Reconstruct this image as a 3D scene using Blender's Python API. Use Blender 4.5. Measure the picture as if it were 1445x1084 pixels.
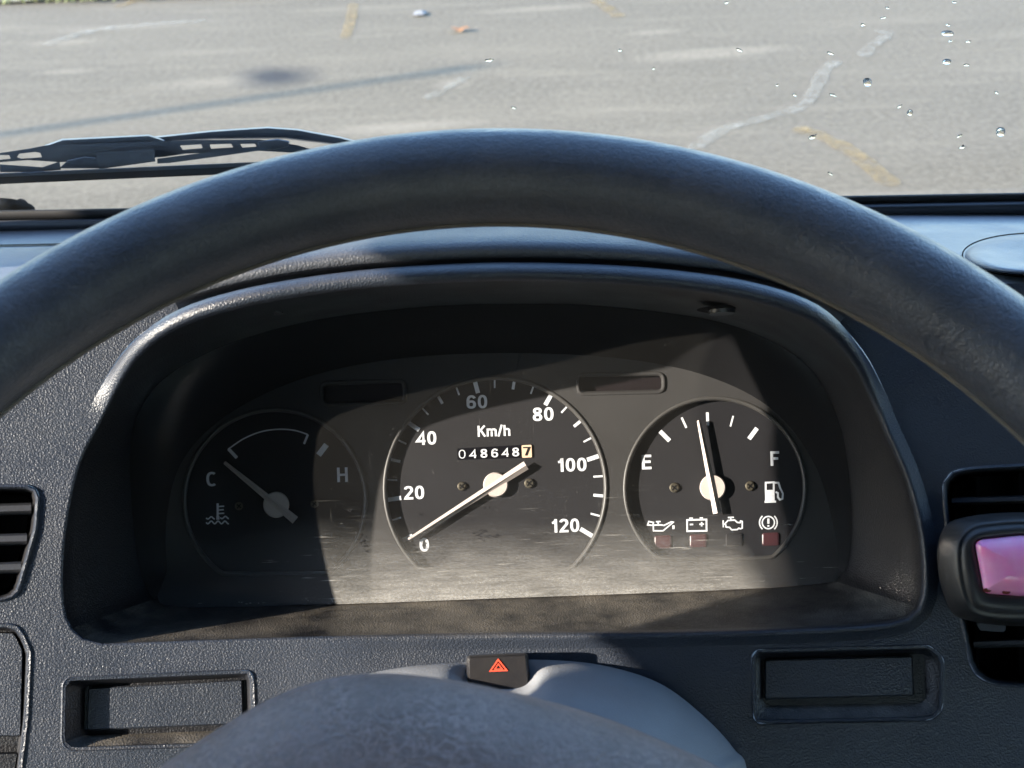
import bpy, bmesh, math, random
from mathutils import Vector, Matrix
from mathutils.geometry import delaunay_2d_cdt

for o in list(bpy.data.objects):
    bpy.data.objects.remove(o, do_unlink=True)
SC = bpy.context.scene
COL = SC.collection
rad = math.radians
random.seed(7)

# ------------------------------------------------------------------ camera
PITCH, ROLL, FPX, CX, CY = rad(30), rad(1.8), 1623.0, 722.5, 542.0
CAM = Vector((0, 0, 1.45))
FW = Vector((0, math.cos(PITCH), -math.sin(PITCH)))
R0 = Vector((1, 0, 0)); U0 = R0.cross(FW)
RT = R0 * math.cos(ROLL) - U0 * math.sin(ROLL)
UP = R0 * math.sin(ROLL) + U0 * math.cos(ROLL)
cd = bpy.data.cameras.new('camera'); cam = bpy.data.objects.new('camera', cd); COL.objects.link(cam)
cam.matrix_world = Matrix(((RT.x, UP.x, -FW.x, CAM.x), (RT.y, UP.y, -FW.y, CAM.y), (RT.z, UP.z, -FW.z, CAM.z), (0, 0, 0, 1)))
cd.sensor_width = 36; cd.lens = 36 * FPX / 1445; cd.clip_start = 0.01; cd.clip_end = 2000
cd.dof.use_dof = True; cd.dof.focus_distance = 0.52; cd.dof.aperture_fstop = 20
SC.camera = cam

def ray(px, py):
    return FW + RT * ((px - CX) / FPX) - UP * ((py - CY) / FPX)
def hit(px, py, p0, n):
    d = ray(px, py)
    return CAM + d * ((p0 - CAM).dot(n) / d.dot(n))
def ground(px, py, z=0.0):
    return hit(px, py, Vector((0, 0, z)), Vector((0, 0, 1)))

# ------------------------------------------------------------------ light
gd = ground(630, 100) - ground(0, 190); gd.z = 0; gd.normalize()      # which way shadows run on the lot
SUN_EL = rad(21.5)
SUN_DIR = Vector((gd.x * math.cos(SUN_EL), gd.y * math.cos(SUN_EL), -math.sin(SUN_EL)))
w = bpy.data.worlds.new('World'); SC.world = w; w.use_nodes = True
wn = w.node_tree.nodes; wl = w.node_tree.links
sky = wn.new('ShaderNodeTexSky'); sky.sky_type = 'NISHITA'; sky.sun_disc = False
sky.sun_elevation = SUN_EL; sky.sun_rotation = math.atan2(-SUN_DIR.x, -SUN_DIR.y)
sky.air_density = 1.0; sky.dust_density = 0.3; sky.ozone_density = 3.0
bg = wn['Background']; bg.inputs[1].default_value = 0.15
wl.new(sky.outputs[0], bg.inputs[0])
sl = bpy.data.lights.new('sun', 'SUN'); sl.energy = 2.7; sl.angle = rad(0.55); sl.color = (1.0, 0.89, 0.745)
sun = bpy.data.objects.new('sun', sl); COL.objects.link(sun)
sun.rotation_euler = SUN_DIR.to_track_quat('-Z', 'Y').to_euler(); sun.location = (-3, -2, 5)
SC.view_settings.view_transform = 'Standard'; SC.view_settings.look = 'None'
SC.view_settings.gamma = 1; SC.view_settings.exposure = 2.82; SC.view_settings.use_curve_mapping = False
SC.render.engine = 'CYCLES'
SC.cycles.use_denoising = True
SC.cycles.max_bounces = 8; SC.cycles.diffuse_bounces = 4; SC.cycles.transparent_max_bounces = 16
SC.cycles.caustics_reflective = False; SC.cycles.caustics_refractive = False

# ------------------------------------------------------------------ materials
def mat(name):
    m = bpy.data.materials.new(name); m.use_nodes = True
    nt = m.node_tree; b = nt.nodes['Principled BSDF']
    return m, nt, b
def N(nt, t, **kw):
    n = nt.nodes.new('ShaderNode' + t)
    for k, v in kw.items(): setattr(n, k, v)
    return n
def coords(nt, scale=(1, 1, 1), uv=False):
    tc = N(nt, 'TexCoord'); mp = N(nt, 'Mapping'); mp.inputs['Scale'].default_value = scale
    nt.links.new(tc.outputs['UV' if uv else 'Object'], mp.inputs[0]); return mp.outputs[0]
def ramp(nt, src, stops):
    r = N(nt, 'ValToRGB'); e = r.color_ramp.elements
    while len(e) < len(stops): e.new(0.5)
    for el, (p, c) in zip(e, stops):
        el.position = p; el.color = c if len(c) == 4 else (*c, 1)
    nt.links.new(src, r.inputs[0]); return r.outputs[0]
def mixc(nt, fac, a, b):
    m = N(nt, 'Mix', data_type='RGBA')
    for s, v in ((0, fac), (6, a), (7, b)):
        if hasattr(v, 'is_linked') or hasattr(v, 'links'): nt.links.new(v, m.inputs[s])
        elif isinstance(v, (int, float)): m.inputs[s].default_value = v
        else: m.inputs[s].default_value = (*v, 1)
    return m.outputs[2]
def mathn(nt, op, a, b=None, clamp=False):
    m = N(nt, 'Math', operation=op, use_clamp=clamp)
    for s, v in ((0, a), (1, b)):
        if v is None: continue
        if hasattr(v, 'links'): nt.links.new(v, m.inputs[s])
        else: m.inputs[s].default_value = v
    return m.outputs[0]
def noise(nt, vec, scale, detail=3, rough=.5):
    n = N(nt, 'TexNoise'); n.inputs['Scale'].default_value = scale; n.inputs['Detail'].default_value = detail
    n.inputs['Roughness'].default_value = rough; nt.links.new(vec, n.inputs['Vector']); return n.outputs[0]
def plain(name, col, rough=.5, metal=0, spec=.5):
    m, nt, b = mat(name); b.inputs['Base Color'].default_value = (*col, 1); b.inputs['Roughness'].default_value = rough
    b.inputs['Metallic'].default_value = metal; b.inputs['Specular IOR Level'].default_value = spec
    c = coords(nt); n = noise(nt, c, 60, 4)
    nt.links.new(mixc(nt, n, tuple(x * .86 for x in col), tuple(min(1, x * 1.14) for x in col)), b.inputs['Base Color'])
    return m
def grain(name, col, rough=.5, scale=800, bump=.5, dist=.0004, dust=0.0, dustcol=(.22, .19, .15), spec=.5, big=0.0, up=True):
    """moulded plastic with a pebble grain, worn and dusty"""
    m, nt, b = mat(name); c = coords(nt)
    v = N(nt, 'TexVoronoi'); v.inputs['Scale'].default_value = scale; nt.links.new(c, v.inputs['Vector'])
    n2 = noise(nt, c, scale * 1.15, 3, .55)
    h = mathn(nt, 'ADD', mathn(nt, 'MULTIPLY', v.outputs['Distance'], .8), mathn(nt, 'MULTIPLY', n2, .8))
    if big:
        h = mathn(nt, 'ADD', h, mathn(nt, 'MULTIPLY', noise(nt, c, 90, 3), big))
    bp = N(nt, 'Bump'); bp.inputs['Strength'].default_value = bump; bp.inputs['Distance'].default_value = dist
    nt.links.new(h, bp.inputs['Height']); nt.links.new(bp.outputs[0], b.inputs['Normal'])
    pat = noise(nt, c, 22, 5, .6)
    base = mixc(nt, pat, tuple(x * .72 for x in col), tuple(x * 1.28 for x in col))
    if dust:
        speck = ramp(nt, noise(nt, c, 1400, 2, .7), [(.62, (0, 0, 0)), (.72, (1, 1, 1))])
        film = ramp(nt, noise(nt, c, 40, 6, .7), [(.35, (0, 0, 0)), (.75, (1, 1, 1))])
        f = mathn(nt, 'MULTIPLY', mathn(nt, 'ADD', film, mathn(nt, 'MULTIPLY', speck, .8)), dust, True)
        if up:
            g = N(nt, 'NewGeometry'); sx = N(nt, 'SeparateXYZ'); nt.links.new(g.outputs['True Normal'], sx.inputs[0])
            f = mathn(nt, 'MULTIPLY', f, mathn(nt, 'MULTIPLY', mathn(nt, 'SUBTRACT', sx.outputs[2], .62), 5, True), True)
        base = mixc(nt, f, base, dustcol)
    nt.links.new(base, b.inputs['Base Color'])
    rr = ramp(nt, noise(nt, c, 30, 4), [(.3, (rough * .85,) * 3), (.7, (min(1, rough * 1.15),) * 3)])
    nt.links.new(rr, b.inputs['Roughness']); b.inputs['Specular IOR Level'].default_value = spec
    return m

M = {}
M['fascia'] = grain('charcoal_grained_plastic', (.019, .0245, .036), .38, 1400, .5, .00045, dust=.15)
M['bezel'] = grain('black_grained_plastic', (.006, .0068, .0095), .46, 1300, .5, .0004, dust=.8, dustcol=(.19, .17, .14), spec=.4)
M['pad'] = grain('grey_dash_pad', (.12, .133, .155), .45, 900, .4, .0004, dust=.25, big=.4)
M['hoodpad'] = grain('dark_hood_pad', (.038, .043, .054), .5, 1100, .45, .0005, dust=.2)
M['shroud'] = grain('grey_column_plastic', (.25, .262, .28), .5, 1400, .3, .0003, dust=.1)
M['vent'] = plain('vent_black', (.014, .014, .016), .38)
M['slat'] = plain('slat_black', (.035, .038, .045), .33)
M['switch'] = grain('switch_gloss', (.012, .012, .014), .28, 900, .08, .0002, dust=.07, up=False)
M['black'] = plain('matte_black', (.006, .006, .007), .9, 0, .15)
M['rubber'] = plain('black_rubber', (.009, .009, .01), .75)
M['strip'] = plain('dark_trim_strip', (.03, .034, .042), .45)
M['mask'] = grain('gauge_mask', (.032, .031, .031), .7, 1500, .12, .0002, spec=.25)
M['maskedge'] = plain('gauge_mask_bevel', (.05, .048, .046), .45)
M['dial'] = plain('dial_black', (.013, .0128, .015), .7, 0, .2)
M['white'] = plain('white_print', (.60, .62, .66), .6)
M['needle'] = plain('needle_white', (.46, .40, .37), .5)
M['red'] = plain('red_print', (.75, .07, .03), .5)
M['lampred'] = plain('unlit_warning_lamp', (.05, .017, .02), .4)
M['tell'] = plain('dark_telltale', (.009, .006, .007), .4)
M['screw'] = plain('brass_screw', (.10, .088, .065), .45, .6)
M['digit'] = plain('odometer_drum', (.0025, .0025, .005), .9, 0, .05)
M['peach'] = plain('odometer_tenth_drum', (.62, .44, .31), .5)
M['wiper'] = plain('wiper_satin_black', (.08, .10, .13), .35)
M['fresh'] = grain('freshener_shell', (.016, .016, .017), .45, 1600, .18, .0002, dust=.2)
M['metal'] = plain('lamp_post_steel', (.3, .3, .31), .45, .7)
M['van'] = plain('van_white_paint', (.6, .6, .58), .35)
M['trim'] = plain('cabin_grey_trim', (.10, .105, .115), .8)
M['leaf'] = plain('dry_leaf', (.28, .13, .05), .7)
M['paper'] = plain('paper', (.2, .19, .18), .8)
M['sandgrass'] = plain('dry_grass', (.16, .17, .06), .8)

# leather of rim and hub
def leather(name, col, rough, s, bump, worn, ns=420, crease=0.0, cs_=120):
    m, nt, b = mat(name); c = coords(nt)
    v = N(nt, 'TexVoronoi', feature='DISTANCE_TO_EDGE'); v.inputs['Scale'].default_value = s
    wob = N(nt, 'Mix', data_type='VECTOR'); wob.inputs[0].default_value = .012
    nz = N(nt, 'TexNoise'); nz.inputs['Scale'].default_value = 160; nz.inputs['Detail'].default_value = 3
    nt.links.new(c, nz.inputs['Vector']); nt.links.new(c, wob.inputs[4]); nt.links.new(nz.outputs['Color'], wob.inputs[5])
    nt.links.new(wob.outputs[1], v.inputs['Vector'])
    cr = ramp(nt, v.outputs['Distance'], [(0, (0, 0, 0)), (.16, (1, 1, 1))])
    h = mathn(nt, 'ADD', mathn(nt, 'MULTIPLY', cr, .22), mathn(nt, 'MULTIPLY', noise(nt, c, ns, 6, .68), 1.1))
    bp = N(nt, 'Bump'); bp.inputs['Strength'].default_value = bump; bp.inputs['Distance'].default_value = .0006
    nt.links.new(h, bp.inputs['Height']); nt.links.new(bp.outputs[0], b.inputs['Normal'])
    wr = ramp(nt, noise(nt, c, 34, 5, .65), [(.4, (0, 0, 0)), (.72, (1, 1, 1))])
    colr = mixc(nt, wr, col, worn)
    if crease:
        v2 = N(nt, 'TexVoronoi', feature='DISTANCE_TO_EDGE'); v2.inputs['Scale'].default_value = cs_
        wb2 = N(nt, 'Mix', data_type='VECTOR'); wb2.inputs[0].default_value = .02
        nt.links.new(c, wb2.inputs[4]); nt.links.new(nz.outputs['Color'], wb2.inputs[5]); nt.links.new(wb2.outputs[1], v2.inputs['Vector'])
        ln = mathn(nt, 'MULTIPLY', ramp(nt, v2.outputs['Distance'], [(.0, (1, 1, 1)), (.13, (0, 0, 0))]), ramp(nt, noise(nt, c, 60, 4), [(.3, (.1, .1, .1)), (.6, (1, 1, 1))]))
        colr = mixc(nt, mathn(nt, 'MULTIPLY', ln, crease), colr, tuple(x * 1.7 for x in worn))
        mot = ramp(nt, noise(nt, c, 700, 3, .7), [(.36, (.87,) * 3), (.64, (1.07,) * 3)])
        mm = N(nt, 'Mix', data_type='RGBA', blend_type='MULTIPLY'); mm.inputs[0].default_value = 1
        nt.links.new(colr, mm.inputs[6]); nt.links.new(mot, mm.inputs[7]); colr = mm.outputs[2]
    nt.links.new(colr, b.inputs['Base Color'])
    rr = ramp(nt, noise(nt, c, 120, 5), [(.3, (rough * .8,) * 3), (.7, (rough * 1.2,) * 3)])
    nt.links.new(rr, b.inputs['Roughness'])
    return m
M['rim'] = leather('rim_vinyl', (.044, .047, .056), .36, 420, .5, (.07, .069, .076), 420, .16, 300)
M['hub'] = leather('hub_vinyl', (.17, .112, .088), .42, 300, 1.0, (.225, .162, .14), 420, .55, 230)
M['seam'] = plain('worn_rim_seam', (.11, .09, .07), .7)

# clear plastic lens: scratched, dusty towards its foot where the cloth never reaches
def schlick(nt, f0=.04):
    g = N(nt, 'NewGeometry'); d = N(nt, 'VectorMath', operation='DOT_PRODUCT')
    nt.links.new(g.outputs['Normal'], d.inputs[0]); nt.links.new(g.outputs['Incoming'], d.inputs[1])
    c = mathn(nt, 'SUBTRACT', 1, mathn(nt, 'ABSOLUTE', d.outputs['Value']), True)
    return mathn(nt, 'ADD', mathn(nt, 'MULTIPLY', mathn(nt, 'POWER', c, 5), 1 - f0), f0, True)
def make_lens():
    m, nt, b = mat('dusty_clear_lens'); out = nt.nodes['Material Output']; L = nt.links
    tr = N(nt, 'BsdfTransparent'); tr.inputs[0].default_value = (.93, .94, .95, 1)
    gl = N(nt, 'BsdfGlossy'); gl.inputs['Roughness'].default_value = .12
    s1 = N(nt, 'MixShader'); L.new(schlick(nt, .035), s1.inputs[0]); L.new(tr.outputs[0], s1.inputs[1]); L.new(gl.outputs[0], s1.inputs[2])
    df = N(nt, 'BsdfDiffuse'); df.inputs[0].default_value = (.60, .60, .585, 1)
    tl = N(nt, 'BsdfTranslucent'); tl.inputs[0].default_value = (.4, .38, .34, 1)
    dm = N(nt, 'MixShader'); dm.inputs[0].default_value = .25; L.new(df.outputs[0], dm.inputs[1]); L.new(tl.outputs[0], dm.inputs[2])
    uv = coords(nt, uv=True); sx = N(nt, 'SeparateXYZ'); L.new(uv, sx.inputs[0])
    v = sx.outputs[1]
    wv = mathn(nt, 'ADD', v, mathn(nt, 'MULTIPLY', mathn(nt, 'SUBTRACT', noise(nt, coords(nt, (14, 40, 1), True), 1, 4), .5), .024))
    low = mathn(nt, 'POWER', mathn(nt, 'MULTIPLY', mathn(nt, 'SUBTRACT', -.012, wv), 1 / .042, True), 1.5)
    st = ramp(nt, noise(nt, coords(nt, (60, 700, 1), True), 1, 5, .7), [(.3, (.5, .5, .5)), (.72, (1, 1, 1))])
    u = sx.outputs[0]
    mid = mathn(nt, 'SUBTRACT', 1, mathn(nt, 'MULTIPLY', mathn(nt, 'POWER', mathn(nt, 'MULTIPLY', mathn(nt, 'ABSOLUTE', mathn(nt, 'ADD', u, .012)), 1 / .17), 2), .75), True)
    cloud = ramp(nt, noise(nt, coords(nt, (45, 110, 1), True), 1, 5, .65), [(.28, (.55,) * 3), (.68, (1, 1, 1))])
    fine = ramp(nt, noise(nt, coords(nt, (700, 1400, 1), True), 1, 3, .7), [(.35, (.55,) * 3), (.65, (1, 1, 1))])
    band = mathn(nt, 'MULTIPLY', mathn(nt, 'MULTIPLY', mathn(nt, 'MULTIPLY', low, st), mathn(nt, 'MULTIPLY', cloud, fine)), mathn(nt, 'MULTIPLY', mid, .95))
    streak = ramp(nt, noise(nt, coords(nt, (40, 1300, 1), True), 1, 3, .6), [(.60, (0, 0, 0)), (.72, (1, 1, 1))])
    patch = ramp(nt, noise(nt, coords(nt, (30, 90, 1), True), 1, 3, .5), [(.48, (0, 0, 0)), (.66, (1, 1, 1))])
    vlow = mathn(nt, 'MULTIPLY', mathn(nt, 'SUBTRACT', .0, v), 1 / .03, True)
    scr = mathn(nt, 'MULTIPLY', mathn(nt, 'MULTIPLY', mathn(nt, 'MULTIPLY', streak, patch), vlow), .75)
    vs = ramp(nt, noise(nt, coords(nt, (1500, 60, 1), True), 1, 2, .6), [(.69, (0, 0, 0)), (.80, (1, 1, 1))])
    vsc = mathn(nt, 'MULTIPLY', vs, .09)
    sp = N(nt, 'TexVoronoi'); sp.inputs['Scale'].default_value = 420; L.new(uv, sp.inputs['Vector'])
    spk = mathn(nt, 'MULTIPLY', ramp(nt, sp.outputs['Distance'], [(.05, (1, 1, 1)), (.11, (0, 0, 0))]), .22)
    spk = mathn(nt, 'MULTIPLY', spk, ramp(nt, noise(nt, coords(nt, (60, 60, 1), True), 1, 3), [(.45, (0, 0, 0)), (.65, (1, 1, 1))]))
    haze = mathn(nt, 'ADD', mathn(nt, 'MULTIPLY', noise(nt, coords(nt, (18, 30, 1), True), 1, 4), .014), .004)
    tot = haze
    for k in (band, scr, vsc, spk): tot = mathn(nt, 'ADD', tot, k, True)
    s2 = N(nt, 'MixShader'); L.new(tot, s2.inputs[0]); L.new(s1.outputs[0], s2.inputs[1]); L.new(dm.outputs[0], s2.inputs[2])
    L.new(s2.outputs[0], out.inputs[0]); return m
M['lens'] = make_lens()
def make_glass():
    m, nt, b = mat('windscreen_glass'); out = nt.nodes['Material Output']; L = nt.links
    tr = N(nt, 'BsdfTransparent'); tr.inputs[0].default_value = (.955, .965, .96, 1)
    gl = N(nt, 'BsdfGlossy'); gl.inputs['Roughness'].default_value = .01
    s1 = N(nt, 'MixShader'); L.new(schlick(nt, .02), s1.inputs[0]); L.new(tr.outputs[0], s1.inputs[1]); L.new(gl.outputs[0], s1.inputs[2])
    df = N(nt, 'BsdfDiffuse'); df.inputs[0].default_value = (.5, .5, .47, 1)
    film = ramp(nt, noise(nt, coords(nt, (9, 9, 9)), 1, 5, .65), [(.35, (.004,) * 3), (.8, (.03,) * 3)])
    s2 = N(nt, 'MixShader'); L.new(film, s2.inputs[0]); L.new(s1.outputs[0], s2.inputs[1]); L.new(df.outputs[0], s2.inputs[2])
    L.new(s2.outputs[0], out.inputs[0]); return m
M['glass'] = make_glass()
m, nt, b = mat('water_drop'); b.inputs['Transmission Weight'].default_value = 1; b.inputs['IOR'].default_value = 1.33; b.inputs['Roughness'].default_value = .12
nt.links.new(ramp(nt, noise(nt, coords(nt), 300, 2), [(0, (.88, .80, .66)), (1, (.98, .92, .80))]), b.inputs['Base Color']); M['drop'] = m
m, nt, b = mat('pink_gel'); b.inputs['Roughness'].default_value = .16; b.inputs['Coat Weight'].default_value = .5
b.inputs['Subsurface Weight'].default_value = .5; b.inputs['Subsurface Radius'].default_value = (.02, .006, .012); b.inputs['Subsurface Scale'].default_value = .3
nt.links.new(mixc(nt, ramp(nt, noise(nt, coords(nt), 130, 4), [(.3, (0, 0, 0)), (.75, (1, 1, 1))]), (.92, .28, .55), (.97, .42, .66)), b.inputs['Base Color']); M['pink'] = m
M['scrap'] = plain('dried_gel_brown', (.16, .03, .02), .3)

def make_asphalt():
    m, nt, b = mat('worn_asphalt'); L = nt.links
    tc = N(nt, 'TexCoord'); c = tc.outputs['Object']
    def cs(s):
        mp = N(nt, 'Mapping'); mp.inputs['Scale'].default_value = s; L.new(c, mp.inputs[0]); return mp.outputs[0]
    big = noise(nt, cs((.35, .8, 1)), 1, 6, .6)
    col = ramp(nt, big, [(.28, (.094, .077, .053)), (.55, (.124, .101, .070)), (.78, (.172, .140, .096))])
    strk = ramp(nt, noise(nt, cs((.8, 4.5, 1)), 1, 4, .65), [(.52, (0, 0, 0)), (.75, (1, 1, 1))])
    col = mixc(nt, mathn(nt, 'MULTIPLY', strk, .65), col, (.21, .172, .12))
    grit = noise(nt, cs((34, 34, 34)), 1, 5, .85)
    col = mixc(nt, mathn(nt, 'MULTIPLY', ramp(nt, grit, [(.40, (0, 0, 0)), (.62, (1, 1, 1))]), .65), col, (.23, .19, .135))
    # one soft dark patch and dry pale patches, each with a place and shape of its own
    def blob(p, sx, sy, soft, rot=0):
        mp = N(nt, 'Mapping', vector_type='TEXTURE'); mp.inputs['Location'].default_value = (p.x, p.y, 0)
        mp.inputs['Rotation'].default_value = (0, 0, rot); mp.inputs['Scale'].default_value = (sx, sy, 1); L.new(c, mp.inputs[0])
        ad = N(nt, 'VectorMath', operation='ADD'); L.new(mp.outputs[0], ad.inputs[0])
        nn = N(nt, 'TexNoise'); nn.inputs['Scale'].default_value = 3; nn.inputs['Detail'].default_value = 4; L.new(c, nn.inputs['Vector'])
        sb = N(nt, 'VectorMath', operation='SCALE'); sb.inputs['Scale'].default_value = .7
        s0 = N(nt, 'VectorMath', operation='SUBTRACT'); L.new(nn.outputs['Color'], s0.inputs[0]); s0.inputs[1].default_value = (.5, .5, .5)
        L.new(s0.outputs[0], sb.inputs[0]); L.new(sb.outputs[0], ad.inputs[1])
        ln = N(nt, 'VectorMath', operation='LENGTH'); L.new(ad.outputs[0], ln.inputs[0])
        return ramp(nt, ln.outputs['Value'], [(soft, (1, 1, 1)), (1, (0, 0, 0))])
    for (x, y, a, d, sf) in ((1010, 74, .48, .12, .5), (180, 38, .7, .10, .2), (90, 60, .22, .10, .3), (310, 115, .5, .13, .2), (560, 180, .42, .10, .2), (760, 12, .5, .1, .2),
                         (640, 118, .12, .1, .2), (100, 100, .2, .08, .2), (925, 45, .2, .08, .2)):
        col = mixc(nt, mathn(nt, 'MULTIPLY', mathn(nt, 'MULTIPLY', blob(ground(x, y), a, d, sf, .15), ramp(nt, grit, [(.3, (.2,) * 3), (.6, (1, 1, 1))])), .55), col, (.28, .23, .165))
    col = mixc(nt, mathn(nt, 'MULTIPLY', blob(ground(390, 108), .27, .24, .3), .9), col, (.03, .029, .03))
    L.new(col, b.inputs['Base Color']); b.inputs['Roughness'].default_value = .9; b.inputs['Specular IOR Level'].default_value = .25
    bp = N(nt, 'Bump'); bp.inputs['Strength'].default_value = .4; bp.inputs['Distance'].default_value = .004; L.new(grit, bp.inputs['Height']); L.new(bp.outputs[0], b.inputs['Normal'])
    return m
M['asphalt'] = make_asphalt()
def worn_paint(name, col, lo, hi):
    m, nt, b = mat(name); L = nt.links; out = nt.nodes['Material Output']; c = coords(nt)
    b.inputs['Base Color'].default_value = (*col, 1); b.inputs['Roughness'].default_value = .8
    tr = N(nt, 'BsdfTransparent'); s = N(nt, 'MixShader')
    L.new(ramp(nt, noise(nt, c, 16, 6, .7), [(lo, (0, 0, 0)), (hi, (1, 1, 1))]), s.inputs[0])
    L.new(tr.outputs[0], s.inputs[1]); L.new(b.outputs[0], s.inputs[2]); L.new(s.outputs[0], out.inputs[0])
    return m
M['yellow'] = worn_paint('worn_yellow_paint', (.30, .205, .085), .38, .72)
M['crack'] = worn_paint('pale_crack_filler', (.33, .295, .23), .38, .78)

# ------------------------------------------------------------------ mesh helpers
def obj(name, verts, faces, m, parent=None, smooth=True, autosmooth=None, uvs=None):
    me = bpy.data.meshes.new(name); me.from_pydata([tuple(v) for v in verts], [], faces); me.validate()
    bm = bmesh.new(); bm.from_mesh(me); bmesh.ops.remove_doubles(bm, verts=bm.verts, dist=1e-7) if uvs is None else None
    bmesh.ops.recalc_face_normals(bm, faces=bm.faces); bm.to_mesh(me); bm.free()
    if smooth:
        for p in me.polygons: p.use_smooth = True
        if autosmooth is not None: me.set_sharp_from_angle(angle=rad(autosmooth))
    if uvs is not None:
        lay = me.uv_layers.new(name='UVMap')
        for l in me.loops: lay.data[l.index].uv = uvs[l.vertex_index]
    o = bpy.data.objects.new(name, me); COL.objects.link(o); me.materials.append(m)
    if parent is not None: o.parent = parent
    return o
def thing(name, label, cat, group=None, loc=None):
    o = bpy.data.objects.new(name, None); COL.objects.link(o); o.empty_display_size = .02
    return tag(o, label, cat, group)
def tag(o, label, cat, group=None):
    o['label'] = label; o['category'] = cat
    if group: o['group'] = group
    return o
def bridge(loops, closed=True, cap0=False, cap1=False):
    n = len(loops[0]); V = [p for l in loops for p in l]; F = []
    for k in range(len(loops) - 1):
        for i in range(n if closed else n - 1):
            j = (i + 1) % n
            F.append((k * n + i, k * n + j, (k + 1) * n + j, (k + 1) * n + i))
    if cap0: F.append(tuple(range(n)))
    if cap1: F.append(tuple((len(loops) - 1) * n + i for i in range(n)))
    return V, F
def spline(pts, per=8, closed=True):
    n = len(pts); out = []
    for i in range(n if closed else n - 1):
        g = (lambda k: pts[k % n]) if closed else (lambda k: pts[min(max(k, 0), n - 1)])
        p0, p1, p2, p3 = g(i - 1), g(i), g(i + 1), g(i + 2)
        for s in range(per):
            t = s / per
            out.append(tuple(.5 * (2 * p1[k] + (p2[k] - p0[k]) * t + (2 * p0[k] - 5 * p1[k] + 4 * p2[k] - p3[k]) * t * t + (3 * p1[k] - p0[k] - 3 * p2[k] + p3[k]) * t ** 3) for k in range(len(p1))))
    if not closed: out.append(tuple(pts[-1]))
    return out
def rpoly(cs, r, seg=6):
    """rounded polygon; r scalar or per corner"""
    out = []; n = len(cs)
    for i, c in enumerate(cs):
        rr = r[i] if isinstance(r, (list, tuple)) else r
        p = Vector(c[:2]); a = Vector(cs[i - 1][:2]); b = Vector(cs[(i + 1) % n][:2])
        da, db = (a - p).normalized(), (b - p).normalized()
        ang = da.angle(db); t = min(rr / math.tan(ang / 2), (a - p).length * .49, (b - p).length * .49)
        q0, q1 = p + da * t, p + db * t
        for s in range(seg + 1):
            f = s / seg
            out.append(tuple((1 - f) ** 2 * q0 + 2 * f * (1 - f) * p + f * f * q1))
    return out
def area(l): return .5 * sum(l[i - 1][0] * l[i][1] - l[i][0] * l[i - 1][1] for i in range(len(l)))
def offset(l, d):
    """grow (d>0) a closed 2-D loop"""
    s = 1 if area(l) > 0 else -1; n = len(l); out = []
    for i in range(n):
        a, p, b = Vector(l[i - 1][:2]), Vector(l[i][:2]), Vector(l[(i + 1) % n][:2])
        t = (b - a)
        if t.length < 1e-9: out.append(tuple(p)); continue
        t.normalize(); out.append((p.x + t.y * d * s, p.y - t.x * d * s))
    return out
def resamp(l, n):
    L = [0]
    for i in range(len(l)): L.append(L[-1] + math.dist(l[i], l[(i + 1) % len(l)]))
    out = []; k = 0
    for i in range(n):
        s = L[-1] * i / n
        while L[k + 1] < s: k += 1
        f = (s - L[k]) / max(L[k + 1] - L[k], 1e-12); a, b = l[k], l[(k + 1) % len(l)]
        out.append((a[0] + (b[0] - a[0]) * f, a[1] + (b[1] - a[1]) * f))
    return out
def inside(p, l):
    c = False; n = len(l); x, y = p
    for i in range(n):
        x1, y1 = l[i][:2]; x2, y2 = l[i - 1][:2]
        if (y1 > y) != (y2 > y) and x < (x2 - x1) * (y - y1) / (y2 - y1) + x1: c = not c
    return c
def fill(outer, holes=(), step=None):
    """triangulated region between an outline and its holes -> 2-D points, triangles"""
    P = []; E = []
    for l in [outer, *holes]:
        k = len(P); P += [Vector(p[:2]) for p in l]; E += [(k + i, k + (i + 1) % len(l)) for i in range(len(l))]
    if step:
        x0, x1 = min(p[0] for p in outer), max(p[0] for p in outer); y0, y1 = min(p[1] for p in outer), max(p[1] for p in outer)
        go = offset(outer, -step * .35); gh = [offset(h, step * .35) for h in holes]
        y = y0 + step
        while y < y1:
            x = x0 + step
            while x < x1:
                if inside((x, y), go) and not any(inside((x, y), h) for h in gh): P.append(Vector((x, y)))
                x += step
            y += step
    r = delaunay_2d_cdt(P, E, [], 0, 1e-6)
    T = []
    for f in r[2]:
        cx = sum(r[0][i].x for i in f) / len(f); cy = sum(r[0][i].y for i in f) / len(f)
        if inside((cx, cy), outer) and not any(inside((cx, cy), h) for h in holes): T.append(tuple(f))
    return [tuple(p) for p in r[0]], T
def sheet(name, outer, holes, mp, m, parent=None, step=None, uv=None, smooth=True):
    P, T = fill(outer, holes, step)
    return obj(name, [mp(*p) for p in P], T, m, parent, smooth, uvs=[uv(*p) for p in P] if uv else None)
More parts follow.
